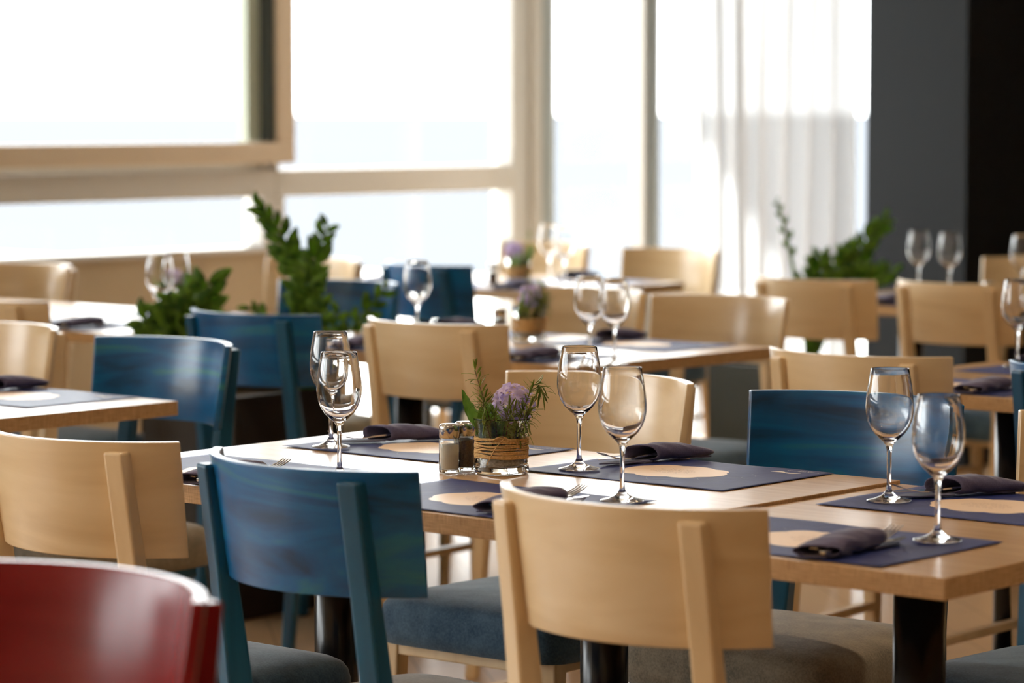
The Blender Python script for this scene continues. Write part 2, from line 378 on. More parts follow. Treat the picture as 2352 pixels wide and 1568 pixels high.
# ceiling downlights: warm lamps recessed in the ceiling
lm = bpy.data.materials.new('warm_lamp_lens'); lm.use_nodes = True
lp = lm.node_tree.nodes['Principled BSDF']; lp.inputs['Emission Color'].default_value = (1, 0.72, 0.4, 1); lp.inputs['Emission Strength'].default_value = 14
lp.inputs['Base Color'].default_value = (0.9, 0.8, 0.7, 1)
def downlight():
    r = empty('ceiling_light'); tag(r, 'round recessed ceiling lamp', 'ceiling lamp')
    bm = bmesh.new(); lathe(bm, [(0.085, 0.0), (0.09, -0.012), (0.07, -0.014), (0.065, 0.0)], 32, closed=True); bobj('trim_ring', bm, M['ceiling'], r, True)
    bm = bmesh.new(); lathe(bm, [(0.0, -0.004), (0.064, -0.004)], 32); bobj('lens', bm, lm, r)
    return r
dl = downlight()
for a_ in (-4.6, -2.6, -0.6):
    for b_ in (-1.0, 1.6, 4.2, 6.8):
        o = inst(dl, ab(a_, b_, CEIL - 0.001), 0, 'round warm recessed ceiling lamp above the table rows, out of the view', 'recessed ceiling lamps')
        ld = bpy.data.lights.new('downlight_beam', 'SPOT'); ld.energy = 16; ld.color = (1, 0.80, 0.58); ld.spot_size = 2.2; ld.spot_blend = 0.8; ld.shadow_soft_size = 0.06
        lo = bpy.data.objects.new('downlight_beam', ld); C.objects.link(lo); lo.location = ab(a_, b_, CEIL - 0.03)

# ------------------------------------------------------------------ chairs
WH, TOP, YE, SAG = 0.226, 0.85, -0.205, 0.111
RAD = (WH * WH + SAG * SAG) / (2 * SAG)
def chair(name, cat_label, wood, fab):
    root = empty(name); tag(root, cat_label, 'chair')
    WBd, WP = M[wood + '_board'], M[wood + '_post']
    lean = math.tan(math.radians(8.2)); plean = math.tan(math.radians(10)); hgt = 0.183; th = 0.015
    # curved back board
    bm = bmesh.new(); n = 28; g = []
    pmax = math.asin(WH / RAD)
    cyy = YE - SAG + RAD                        # centre of the arc
    for i in range(n + 1):
        p = -pmax + 2 * pmax * i / n; col = []
        for (r, z) in ((RAD, TOP), (RAD, TOP - hgt), (RAD - th, TOP - hgt), (RAD - th, TOP)):
            dy = (TOP - z) * lean
            k = 1 - 0.048 * (TOP - z) / hgt
            col.append(bm.verts.new((r * math.sin(p) * k, cyy - r * math.cos(p) + dy, z)))
        g.append(col)
    for i in range(n):
        for j in range(4): bm.faces.new((g[i][j], g[i][(j + 1) % 4], g[i + 1][(j + 1) % 4], g[i + 1][j]))
    bm.faces.new(g[0]); bm.faces.new(g[-1][::-1])
    b = bobj('backrest', bm, WBd, root, bevel=0.0025, seg=3)
    for p in b.data.polygons: p.use_smooth = abs(p.normal.z) < 0.9
    # rear legs that run up as back posts
    px = 0.156; d = math.sqrt(RAD * RAD - px * px); yf = cyy - d
    for s in (-1, 1):
        bm = bmesh.new()
        secs = [(0.836, 0.026), (0.672, 0.031), (0.655, 0.032), (0.44, 0.044), (0.25, 0.036), (0.0, 0.026)]
        vs = []
        for z, dp in secs:
            if z >= 0.44: f = yf - 0.003 + (TOP - z) * plean
            else: f = yf - 0.003 + (TOP - 0.44) * plean - (0.44 - z) * 0.13
            w_ = 0.035 if z > 0.3 else 0.03
            ring = []; tw = s * math.radians(15.5); back, front = 0.016 + (dp - 0.026), 0.012
            for i, j in ((-1, 0), (1, 0), (1, 1), (-1, 1)):
                qx, qy = i * w_ / 2, (front if j else -back)
                ring.append(bm.verts.new((s * px + qx * math.cos(tw) - qy * math.sin(tw), f + qx * math.sin(tw) + qy * math.cos(tw), z)))
            vs.append(ring)
        for p_, q_ in zip(vs[:-1], vs[1:]):
            for i in range(4): bm.faces.new((p_[i], p_[(i + 1) % 4], q_[(i + 1) % 4], q_[i]))
        bm.faces.new(vs[0]); bm.faces.new(vs[-1][::-1])
        bobj('leg', bm, WP, root, bevel=0.005, seg=3)
    for s in (-1, 1):
        bm = bmesh.new(); bar(bm, (s * 0.185, 0.165, 0.40), (s * 0.19, 0.175, 0.0), (0.036, 0.036), (0.024, 0.024)); bobj('leg', bm, WP, root, bevel=0.004)
        bm = bmesh.new(); bar(bm, (s * 0.175, -0.16, 0.245), (s * 0.185, 0.16, 0.245), (0.018, 0.026), (0.018, 0.026), Vector((0, 0, 1))); bobj('stretcher', bm, WP, root, bevel=0.003)
    # upholstered seat
    bm = bmesh.new(); nx, ny = 14, 14; layers = []
    prof = [(0.0, 0.0), (0.02, 0.99), (0.35, 1.0), (0.62, 1.0), (0.8, 0.985), (0.92, 0.955), (1.0, 0.90)]
    def outline(t):
        # rounded trapezoid, t in 0..1
        a_ = 2 * PI * t; ex = 0.3
        c_, s_ = math.cos(a_), math.sin(a_)
        x = math.copysign(abs(c_) ** ex, c_); y = math.copysign(abs(s_) ** ex, s_)
        wd = 0.205 + 0.022 * (y + 1) / 2
        return x * wd, 0.005 + y * 0.205
    n = 64; rings = []
    for h_, k_ in prof[1:]:
        rings.append([bm.verts.new((outline(i / n)[0] * k_, (outline(i / n)[1] - 0.005) * k_ + 0.005, 0.375 + 0.085 * h_)) for i in range(n)])
    for k_, dz in ((0.72, 0.008), (0.45, 0.012), (0.2, 0.014)):
        rings.append([bm.verts.new((outline(i / n)[0] * k_, (outline(i / n)[1] - 0.005) * k_ + 0.005, 0.46 + dz)) for i in range(n)])
    for p_, q_ in zip(rings[:-1], rings[1:]):
        for i in range(n): bm.faces.new((p_[i], p_[(i + 1) % n], q_[(i + 1) % n], q_[i]))
    bm.faces.new(rings[-1]); bm.faces.new(rings[0][::-1])
    bobj('seat', bm, M[fab], root, smooth=True)
    bm = bmesh.new(); box(bm, -0.185, 0.185, -0.14, 0.18, 0.352, 0.376); bobj('seat_frame', bm, WP, root, bevel=0.003)
    return root
PR = {'beige': chair('dining_chair', '-', 'beige', 'fab_blue'), 'blue': chair('dining_chair', '-', 'blue', 'fab_taupe'),
      'red': chair('dining_chair', '-', 'red', 'fab_dark')}
G1 = 'dining chairs around the front row of tables'; G2 = 'dining chairs around the middle rows of tables'; G3 = 'dining chairs around the far tables by the windows'
def put_chair(kind, face, x, y, ang, label, group):
    rz = -math.radians(ang) + (PI if face == 'F' else 0)
    c, s = math.cos(rz), math.sin(rz)
    return inst(PR[kind], (x - (-s * YE), y - (c * YE), 0), rz, label, group)
for args in [
 ('beige', 'R', -0.677, 4.679, 40.9, 'beige chair seen from behind at the left border, just behind the red chair', G1),
 ('blue', 'R', -0.289, 4.312, 45.0, 'blue stained wooden chair in the foreground with its back toward the viewer', G1),
 ('beige', 'R', 0.155, 3.903, 40.9, 'large beige foreground chair between the blue chair and the black table column', G1),
 ('red', 'F', -0.486, 3.181, 40.9, 'red lacquered wooden chair back cut off by the lower left corner', G1),
 ('beige', 'F', 0.163, 5.658, 39.0, 'beige chair facing the viewer behind the table with the flower glass', G1),
 ('blue', 'F', 0.604, 5.253, 39.6, 'blue stained chair facing the viewer behind the two right wine glasses', G1),
 ('beige', 'F', 1.028, 4.888, 40.9, 'beige chair of which only a narrow edge shows at the right border', G1),
 ('beige', 'R', -0.182, 7.212, 39.5, 'golden beige chair seen from behind, beyond the flower glass and shakers', G2),
 ('blue', 'R', -0.651, 7.555, 38.5, 'bright blue chair with its back to the viewer under the tall green plant', G2),
 ('blue', 'F', -0.774, 6.568, 42, 'blue chair facing the viewer at the corner of the left table', G2),
 ('beige', 'F', -1.228, 7.051, 40.9, 'taupe shaded chair facing the viewer at the left border, beside the blue one', G2),
 ('beige', 'R', -1.404, 8.095, 40.9, 'shaded beige chair seen from behind, small, at the left border', G3),
 ('beige', 'F', -1.617, 9.91, 40.9, 'pale whitish chair facing the viewer before the taupe window wall', G3),
 ('beige', 'F', 0.201, 8.503, 40.9, 'beige chair behind the blurred vase and paired glasses of the second row', G2),
 ('beige', 'F', 0.565, 8.14, 36, 'light beige chair facing the viewer, right end of the second table row', G2),
 ('beige', 'F', 0.584, 11.039, 39, 'pale chair facing the viewer in front of the curtain at the far table', G3),
 ('beige', 'F', 0.12, 11.56, 40.9, 'washed out pale chair near the glazed corner behind the far vase', G3),
 ('beige', 'R', 0.925, 9.10, 40.9, 'beige chair seen from behind beneath the right hand green plant', G3),
 ('beige', 'R', 1.33, 8.89, 44, 'beige chair seen from behind below the two distant wine glasses at right', G3),
 ('beige', 'F', 1.81, 10.269, 40.9, 'blurred beige chair facing the viewer before the unlit dark wall at right', G3),
 ('beige', 'R', 0.731, 6.266, 38, 'golden beige chair seen from behind, just above the right blue chair', G2),
 ('blue', 'R', 1.184, 5.921, 40.9, 'blue chair cut off at the right border behind the right glasses', G2),
 ('blue', 'R', -0.274, 9.991, 50, 'small dark blue chair far behind the golden beige chair, against the bright window', G3),
 ('blue', 'F', -0.52, 8.9, 34, 'light blue chair facing the viewer behind the leaves of the tall plant', G3),
 ('beige', 'F', -0.69, 10.3, 40.9, 'small wooden chair back above the light blue chair, by the window', G3)]:
    put_chair(*args)

# ------------------------------------------------------------------ tables
def table():
    r = empty('pedestal_table'); tag(r, '-', 'table')
    bm = bmesh.new(); box(bm, -0.2985, 0.2985, -0.4, 0.4, 0.72, 0.75)
    for f in bm.faces: f.material_index = 0 if abs(f.normal.z) > 0.5 else 1
    bmesh.ops.recalc_face_normals(bm, faces=bm.faces[:]); bm.normal_update()
    for f in bm.faces: f.material_index = 0 if f.normal.z > 0.5 else 1
    me = bpy.data.meshes.new('tabletop'); bm.to_mesh(me); bm.free(); link('tabletop', me, [M['table_top'], M['table_edge']], r, bevel=0.0012)
    bm = bmesh.new(); lathe(bm, [(0, 0.02), (0.039, 0.02), (0.039, 0.715), (0, 0.715)], 40); o = bobj('column', bm, M['black_metal'], r)
    for p in o.data.polygons: p.use_smooth = abs(p.normal.z) < 0.5
    bm = bmesh.new(); lathe(bm, [(0, 0.0), (0.2, 0.0), (0.2, 0.008), (0.06, 0.022), (0, 0.022)], 48); bobj('base_plate', bm, M['black_metal'], r)
    bm = bmesh.new(); box(bm, -0.16, 0.16, -0.16, 0.16, 0.712, 0.7195); bobj('mounting_plate', bm, M['black_metal'], r)
    return r
TB = table()
tabs = [(-3.6, 3.69, 0.0, 'left table of the front row, behind the foreground blue chair', 1), (-3.0, 3.69, 0.001, 'middle table of the front row carrying the flower glass and shakers', 1),
 (-2.397, 3.684, -0.004, 'right front table with its near corner and black column in full view', 1),
 (-4.9, 3.845, 0.0, 'table whose wooden corner juts in from the left behind the beige chair', 2), (-5.5, 3.845, 0.0, 'table further left beside the jutting corner table, mostly out of view', 2),
 (-4.81, 5.83, 0.0, 'blurred table before the light beige chair, right end of the second row', 3), (-5.41, 5.83, 0.0, 'blurred table of the second row behind the golden beige chair', 3),
 (-6.42, 5.83, 0.0, 'blurred table with the purple flowers before the taupe wall', 3), (-7.02, 5.83, 0.0, 'blurred table left of the one with the purple flowers', 3), (-7.62, 5.83, 0.0, 'table nearest to the taupe wall in the second row', 3),
 (-3.55, 5.83, 0.0, 'table at the right border behind the upper right blue chair', 3), (-2.95, 5.83, 0.0, 'table beyond the right border in the second row', 3),
 (-6.79, 8.03, 0.0, 'bright far table before the curtain chair', 4), (-7.39, 8.03, 0.0, 'bright far table near the glazed corner', 4),
 (-4.78, 8.2, 0.0, 'far right table below the two distant wine glasses', 5), (-5.38, 8.2, 0.0, 'far right table beside the pier and right planter', 5)]
TG = {1: 'front row of tables', 2: 'left tables behind the front row', 3: 'second row of tables', 4: 'far tables by the glazed corner', 5: 'far right tables by the dark pier'}
for a_, b_, dz, l_, g_ in tabs: inst(TB, ab(a_, b_, dz), -ANG, l_, TG[g_])
def tz(a_):
    return 0.75 if a_ < -3.3 else (0.751 if a_ < -2.698 else 0.746)

# ------------------------------------------------------------------ place mats
def flat(bm, pts, z, mi=0, h=None):
    vs = [bm.verts.new((x, y, z if h is None else h(x, y) + z)) for x, y in pts]
    f = bm.faces.new(vs); f.material_index = mi
    if f.normal.z < 0: f.normal_flip()
def font_mesh(txt, size, font_name='t'):
    cu = bpy.data.curves.new('t', 'FONT'); cu.body = txt; cu.size = size; cu.align_x = 'CENTER'; cu.align_y = 'CENTER'; cu.resolution_u = 3
    o = bpy.data.objects.new('t', cu); C.objects.link(o)
    dg = bpy.context.evaluated_depsgraph_get(); me = bpy.data.meshes.new_from_object(o.evaluated_get(dg))
    bpy.data.objects.remove(o); return me
def wavy(seed):
    rr = random.Random(seed); k = [(rr.uniform(12, 30), rr.uniform(8, 26), rr.uniform(0, 6)) for _ in range(3)]
    def h(x, y):
        e = max(0.0, (abs(x) - 0.16) / 0.055) * 0.5 + max(0.0, (abs(y) - 0.11) / 0.045) * 0.5
        return 0.0012 + 0.0009 * sum(math.sin(p * x + q * y + r) for p, q, r in k) / 3 + 0.0016 * e * (0.5 + 0.5 * math.sin(31 * x + 17 * y + k[0][2]))
    return h
def placemat(seed):
    h = wavy(seed); r = empty('placemat'); tag(r, '-', 'placemat')
    bm = bmesh.new(); nx, ny = 44, 32; g = []
    for i in range(nx + 1):
        col = []
        for j in range(ny + 1):
            x, y = -0.215 + 0.43 * i / nx, -0.155 + 0.31 * j / ny
            col.append(bm.verts.new((x, y, h(x, y))))
        g.append(col)
    for i in range(nx):
        for j in range(ny): bm.faces.new((g[i][j], g[i + 1][j], g[i + 1][j + 1], g[i][j + 1]))
    o = bobj('paper_sheet', bm, M['mat_paper'], r, True); s = o.modifiers.new('s', 'SOLIDIFY'); s.thickness = 0.0003; s.offset = -1
    # scalloped peach plaque
    bm = bmesh.new()
    lobes = [(0.056, 0.0, 0.040, 0.046), (-0.056, 0.0, 0.040, 0.046), (0.0, 0.03, 0.050, 0.050), (0.0, -0.03, 0.050, 0.050), (0.044, 0.036, 0.034, 0.032), (-0.044, 0.036, 0.034, 0.032), (0.044, -0.036, 0.034, 0.032), (-0.044, -0.036, 0.034, 0.032)]
    N_ = 120; pts = []
    for k in range(N_):
        a_ = 2 * PI * k / N_; best = 0
        for (cx, cy, rx, ry) in lobes:
            # farthest crossing of the ray with the lobe
            A_ = (math.cos(a_) / rx) ** 2 + (math.sin(a_) / ry) ** 2; B_ = -2 * (math.cos(a_) * cx / rx ** 2 + math.sin(a_) * cy / ry ** 2); C_ = (cx / rx) ** 2 + (cy / ry) ** 2 - 1
            D_ = B_ * B_ - 4 * A_ * C_
            if D_ > 0: best = max(best, (-B_ + math.sqrt(D_)) / (2 * A_))
        pts.append((best * math.cos(a_), best * math.sin(a_)))
    prev = [bm.verts.new((0, 0, h(0, 0) + 0.0009))]; rings = []
    for q in range(1, 9):
        rings.append([bm.verts.new((x * q / 8, y * q / 8, h(x * q / 8, y * q / 8) + 0.0005)) for x, y in pts])
    for i in range(N_): bm.faces.new((prev[0], rings[0][i], rings[0][(i + 1) % N_]))
    for p_, q_ in zip(rings[:-1], rings[1:]):
        for i in range(N_): bm.faces.new((p_[i], q_[i], q_[(i + 1) % N_], p_[(i + 1) % N_]))
    bobj('printed_plaque', bm, M['peach'], r, True)
    # lines of small script on the plaque, thin scroll lines and emblem on the paper
    bm = bmesh.new(); rr = random.Random(3)
    def stroke(pp, wdt, dz):
        pv = None
        for k, (x, y) in enumerate(pp):
            x2, y2 = pp[min(k + 1, len(pp) - 1)]; x1, y1 = pp[max(k - 1, 0)]
            L_ = math.hypot(x2 - x1, y2 - y1) or 1; nx_, ny_ = -(y2 - y1) / L_ * wdt / 2, (x2 - x1) / L_ * wdt / 2
            z = h(x, y) + dz
            cur = (bm.verts.new((x + nx_, y + ny_, z)), bm.verts.new((x - nx_, y - ny_, z)))
            if pv: bm.faces.new((pv[0], pv[1], cur[1], cur[0]))
            pv = cur
    for ln, half in enumerate((0.022, 0.036, 0.042, 0.034, 0.02)):
        y0 = 0.024 - ln * 0.012; x = -half
        while x < half:
            wl = rr.uniform(0.006, 0.014); n_ = max(5, int(wl / 0.0007))
            stroke([(x + wl * k / n_, y0 + 0.0012 * math.sin(k * 1.7 + ln) + 0.0006 * math.sin(k * 0.9)) for k in range(n_ + 1)], 0.0006, 0.0008)
            x += wl + 0.002
    bobj('plaque_script', bm, M['ink'], r)
    bm = bmesh.new()
    for sx in (-1, 1):
        stroke([(sx * (0.008 + 0.03 * (1 - math.cos(t * 0.35))), 0.084 + 0.022 * math.sin(t * 0.33) ** 2 + 0.0025 * t) for t in range(12)], 0.0005, 0.0005)
        stroke([(sx * (0.115 + 0.03 * math.sin(t * 0.5)), -0.06 + 0.011 * t) for t in range(13)], 0.0005, 0.0005)
        stroke([(sx * (0.15 + 0.022 * math.cos(t * 0.5)), -0.02 + 0.022 * math.sin(t * 0.5)) for t in range(11)], 0.0005, 0.0005)
    bobj('scroll_lines', bm, M['line_ink'], r)
    # emblem in the corner near the diner: a double swoosh with the name below
    bm = bmesh.new()
    def swoosh(ox, oy, s, flip):
        pts_ = []
        for k in range(21):
            t = k / 20; pts_.append((ox + s * (t - 0.5), oy + flip * s * 0.16 * math.sin(t * PI)))
        for k, (p, q) in enumerate(zip(pts_[:-1], pts_[1:])):
            w0, w1 = [0.0012 + 0.0040 * math.sin(PI * ((k + e) / 20)) for e in (0, 1)]
            bm.faces.new([bm.verts.new((a_, b_, h(a_, b_) + 0.0006)) for a_, b_ in ((p[0], p[1] - w0), (q[0], q[1] - w1), (q[0], q[1] + w1), (p[0], p[1] + w0))])
    swoosh(-0.160, -0.112, 0.034, 1); swoosh(-0.134, -0.108, 0.030, -1)
    em = bobj('emblem', bm, M['white_ink'], r)
    for txt, size, x, y in (('smart selection', 0.0105, -0.168, -0.132), ('HOLIDAYS', 0.005, -0.168, -0.142)):
        me = font_mesh(txt, size)
        for v_ in me.vertices: v_.co = Vector((v_.co.x + x, v_.co.y + y, h(v_.co.x + x, v_.co.y + y) + 0.0006))
        link('printed_name', me, M['white_ink'], r)
    return r
PM = [placemat(s) for s in (1, 2, 3)]
def napkin_set(seed):
    rr = random.Random(seed); r = empty('rolled_napkin'); tag(r, '-', 'napkin')
    bm = bmesh.new(); n = 30; secs = 26; g = []
    for k in range(secs + 1):
        t = k / secs; y = -0.155 + 0.125 * t
        wd = 0.025 + 0.003 * math.sin(3 * t + 1); hg = 0.0135 + 0.003 * math.sin(PI * t) - 0.005 * (1 - t)
        ring = []
        for i in range(n):
            a_ = 2 * PI * i / n; ca, sa = math.cos(a_), math.sin(a_)
            x = math.copysign(abs(ca) ** 0.8, ca) * wd; z = math.copysign(abs(sa) ** 0.85, sa) * hg + hg
            yy = y
            if t > 0.8: yy += 0.022 * (ca * 0.9) * (t - 0.8) / 0.2         # slanted mouth
            if t < 0.15: yy += 0.016 * ca * (0.15 - t) / 0.15; 
            x += 0.0014 * math.sin(12 * t + 3 * a_ + seed); z += 0.0009 * math.sin(17 * t + 2 * a_ + seed) + 0.0006 * math.sin(4 * a_ + 30 * t)
            ring.append(bm.verts.new((x, yy, max(0.0008, z + 0.001))))
        g.append(ring)
    for p_, q_ in zip(g[:-1], g[1:]):
        for i in range(n): bm.faces.new((p_[i], p_[(i + 1) % n], q_[(i + 1) % n], q_[i]))
    o = bobj('paper_wrap', bm, M['napkin'], r, True); s = o.modifiers.new('s', 'SOLIDIFY'); s.thickness = 0.0012; s.offset = -1
    for (pts, z0, z1) in (([(-0.020, -0.04), (0.022, -0.04), (0.018, 0.03), (0.0, 0.06), (-0.018, 0.02)], 0.001, 0.0028), ([(-0.024, -0.168), (0.012, -0.15), (0.022, -0.10), (-0.02, -0.1)], 0.001, 0.003)):
        bm = bmesh.new(); lo = [bm.verts.new((x, y, z0)) for x, y in pts]; hi = [bm.verts.new((x, y, z1)) for x, y in pts]
        bm.faces.new(lo[::-1]); bm.faces.new(hi)
        for i in range(len(pts)): j = (i + 1) % len(pts); bm.faces.new((lo[i], lo[j], hi[j], hi[i]))
        bobj('paper_flap', bm, M['napkin'], r)
    return r
def fork(seed=0):
    r = empty('fork'); tag(r, '-', 'fork')
    bm = bmesh.new()
    def strip(path):
        pv = None
        for x, y, z, wd, tk in path:
            cur = [bm.verts.new((x + i * wd / 2, y, z + j * tk / 2)) for i, j in ((-1, -1), (1, -1), (1, 1), (-1, 1))]
            if pv is None: bm.faces.new(cur[::-1])
            else:
                for i in range(4): bm.faces.new((pv[i], pv[(i + 1) % 4], cur[(i + 1) % 4], cur[i]))
            pv = cur
        bm.faces.new(pv)
    strip([(0, -0.083, 0.0105, 0.012, 0.003), (0, -0.072, 0.011, 0.018, 0.003), (0, -0.045, 0.012, 0.011, 0.003), (0, 0.0, 0.0115, 0.006, 0.0035), (0, 0.045, 0.008, 0.006, 0.003), (0, 0.062, 0.0065, 0.012, 0.002), (0, 0.075, 0.0065, 0.022, 0.0018), (0, 0.092, 0.0075, 0.023, 0.0016)])
    for k in (-1.5, -0.5, 0.5, 1.5):
        strip([(k * 0.0062, 0.091, 0.0075, 0.0042, 0.0016), (k * 0.0062, 0.105, 0.0105, 0.0036, 0.0016), (k * 0.0062, 0.12, 0.0145, 0.0032, 0.0014), (k * 0.006, 0.133, 0.020, 0.0018, 0.001)])
    bobj('tines_and_handle', bm, M['chrome'], r, bevel=0.0006)
    return r
def knife():
    r = empty('table_knife'); tag(r, '-', 'knife')
    bm = bmesh.new(); pv = None
    for x, y, wd, tk in ((0, -0.092, 0.010, 0.006), (0, -0.08, 0.016, 0.008), (0, -0.04, 0.012, 0.006)):
        cur = [bm.verts.new((x + i * wd / 2, y, 0.0075 + j * tk / 2)) for i, j in ((-1, -1), (1, -1), (1, 1), (-1, 1))]
        if pv is None: bm.faces.new(cur[::-1])
        else:
            for i in range(4): bm.faces.new((pv[i], pv[(i + 1) % 4], cur[(i + 1) % 4], cur[i]))
        pv = cur
    bm.faces.new(pv); bobj('handle', bm, M['chrome'], r, bevel=0.002)
    bm = bmesh.new(); out = [(-0.006, -0.041), (0.006, -0.041), (0.0095, 0.02), (0.0095, 0.085), (0.005, 0.108), (-0.002, 0.115), (-0.007, 0.06)]
    lo = [bm.verts.new((x, y, 0.0062)) for x, y in out]; hi = [bm.verts.new((x, y, 0.0078)) for x, y in out]
    bm.faces.new(lo[::-1]); bm.faces.new(hi)
    for i in range(len(out)): j = (i + 1) % len(out); bm.faces.new((lo[i], lo[j], hi[j], hi[i]))
    bobj('blade', bm, M['chrome'], r, bevel=0.0005)
    return r
NP = [napkin_set(s) for s in (1, 2)]; FK = fork(); KN = knife()
GM, GN, GF, GK = 'navy paper placemats on the tables', 'rolled dark napkins on the placemats', 'forks tucked in the rolled napkins', 'knives tucked in the rolled napkins'
def setting(a_, side, bn, bf, where, i, nap=None, tilt=0.0):
    """one cover: paper mat, rolled napkin with fork and knife; side N = diner nearest the viewer"""
    b_ = bn + 0.165 if side == 'N' else bf - 0.158
    z = tz(a_) if b_ < 4.2 and a_ > -4 else 0.75
    rz = -ANG + (0 if side == 'N' else PI)
    o = ab(a_, b_, z)
    inst(PM[i % 3], o, rz, 'navy placemat with peach plaque, ' + where, GM)
    rz2 = rz + math.radians(tilt)
    sg = 1 if side == 'N' else -1
    p = ab(*nap, z + 0.0035) if nap else ab(a_ + sg * 0.125, b_, z + 0.0035)
    inst(NP[i % 2], p, rz2, 'dark rolled napkin, ' + where, GN)
    c, s = math.cos(rz2), math.sin(rz2)
    inst(FK, p + Vector((c * -0.006 + s * 0.07, s * -0.006 - c * 0.07, 0.002)), rz2, 'fork in the napkin, ' + where, GF)
    inst(KN, p + Vector((c * 0.011 + s * 0.062, s * 0.011 - c * 0.062, 0.0005)), rz2 - 0.03, 'knife in the napkin, ' + where, GK)
n1, f1 = 3.29, 4.09
setting(-3.605, 'F', n1, f1, 'behind the salt shaker on the left front table', 0, (-3.75, 3.91), -28)
setting(-3.61, 'N', n1, f1, 'partly hidden behind the foreground blue chair', 1, (-3.52, 3.435))
setting(-3.045, 'F', n1, f1, 'right of the flower glass, on the far side', 2, (-3.175, 3.965), -13)
setting(-3.045, 'N', n1, f1, 'between foreground blue chair and foreground beige chair', 0, (-2.92, 3.485))
setting(-2.435, 'F', n1, f1, 'on the far side of the right front table', 1, (-2.565, 3.958), -26)
setting(-2.425, 'N', n1, f1, 'at the near corner of the right front table', 2, (-2.32, 3.456), 2)
setting(-4.93, 'F', 3.445, 4.245, 'on the table jutting in from the left', 0)
setting(-5.5, 'F', 3.445, 4.245, 'on the outermost left table', 1)
setting(-4.83, 'F', 5.43, 6.23, 'in front of the light beige chair, second row', 2)
setting(-4.83, 'N', 5.43, 6.23, 'on the near side below two blurred glasses', 0)
setting(-5.41, 'F', 5.43, 6.23, 'far side, behind the golden beige chair', 1)
setting(-5.41, 'N', 5.43, 6.23, 'near side, behind the golden beige chair', 2)
setting(-6.5, 'F', 5.43, 6.23, 'on the far side of the purple flower table', 0)
setting(-6.5, 'N', 5.43, 6.23, 'on the near side of the purple flower table', 1)
setting(-7.1, 'N', 5.43, 6.23, 'left of the purple flower table', 2)
setting(-3.55, 'F', 5.43, 6.23, 'far side of the right border table', 0)
setting(-3.55, 'N', 5.43, 6.23, 'near side of the right border table', 1)
setting(-2.95, 'N', 5.43, 6.23, 'on the table beyond the right border', 2)
setting(-6.79, 'F', 7.63, 8.43, 'far side of the bright table before the curtain', 0)
setting(-6.79, 'N', 7.63, 8.43, 'near side of the bright table before the curtain', 1)
setting(-7.39, 'N', 7.63, 8.43, 'on the far table near the glazed corner', 2)
setting(-4.78, 'N', 7.8, 8.6, 'below the two distant wine glasses', 0)
setting(-5.38, 'N', 7.8, 8.6, 'next to the right hand planter', 1)

# ------------------------------------------------------------------ wine glasses
def wineglass():
    r = empty('wine_glass'); tag(r, '-', 'wine glass')
    outer = [(0.0, 0.0), (0.032, 0.0), (0.0348, 0.0008), (0.035, 0.0016), (0.033, 0.0024), (0.022, 0.0048), (0.013, 0.0082), (0.0075, 0.0125), (0.0048, 0.018), (0.0038, 0.026), (0.0035, 0.045), (0.0036, 0.07), (0.0042, 0.080), (0.0056, 0.0865), (0.0095, 0.0925), (0.0165, 0.0985), (0.0245, 0.1065), (0.0310, 0.1165), (0.0352, 0.1275), (0.0372, 0.139), (0.0374, 0.150), (0.0363, 0.164), (0.0342, 0.180), (0.0316, 0.195), (0.0296, 0.2062), (0.0292, 0.207)]
    inner = [(0.0287, 0.2068), (0.0286, 0.2058), (0.0306, 0.195), (0.0332, 0.180), (0.0353, 0.164), (0.0364, 0.150), (0.0361, 0.139), (0.0339, 0.1275), (0.0296, 0.1170), (0.0228, 0.1078), (0.0148, 0.1008), (0.008, 0.0968), (0.0, 0.0952)]
    bm = bmesh.new(); lathe(bm, outer + inner, 56); bobj('glass_body', bm, M['glass'], r, smooth=True)
    return r
WG = wineglass()
GG = 'stemmed wine glasses on the tables'
def ray(u, v, h):
    F_ = 105 / 36 * 2352; dx = (u - 1176) / F_; up = (784 - v) / F_
    y = math.cos(PITCH) + up * math.sin(PITCH); z = -math.sin(PITCH) + up * math.cos(PITCH); t = (h - EYE) / z
    return dx * t, y * t
for u, v, h, l_ in [
 (778.5, 808, 0.960, 'empty wine glass with its foot hidden behind the foreground blue chair'),
 (760, 1026, 0.755, 'empty wine glass behind and left of the one above the blue chair back'),
 (1330, 1077, 0.754, 'empty wine glass just right of the flower glass'),
 (1429, 1150, 0.754, 'empty wine glass nearer and right of the one beside the flower glass'),
 (2041.5, 1150, 0.749, 'empty wine glass against the blue chair, left of the right hand pair'),
 (2153, 1241, 0.749, 'nearest wine glass, standing on the right front table near its corner'),
 ]:
    hh = h - (0.207 if v < 1000 and h > 0.9 else 0)
    x, y = ray(u, v, h); inst(WG, (x, y, hh), 0.3 * u, l_, GG)
for u, y, l_ in [(958, 7.9, 'blurred wine glass in front of the distant dark blue chair'), (1355, 7.15, 'left of two blurred wine glasses on the second table row'), (1412, 7.05, 'right of two blurred wine glasses on the second table row'),
 (366, 8.22, 'left blurred wine glass in front of the purple flowers at left'), (404, 8.4, 'right blurred wine glass in front of the purple flowers at left'),
 (2111, 9.9, 'left of the two distant wine glasses against the dark pier'), (2182, 9.75, 'right of the two distant wine glasses, at the edge of the unlit dark wall'),
 (2340, 7.0, 'wine glass cut by the right border above the blue chair'), (1262, 10.5, 'left washed out wine glass on the bright far table'), (1296, 10.3, 'right washed out wine glass on the bright far table'), (2349, 9.6, 'distant wine glass at the right border before the blurred chair')]:
    inst(WG, ((u - 1176) / 6860 * y, y, 0.754), 0.3 * u, l_, GG)

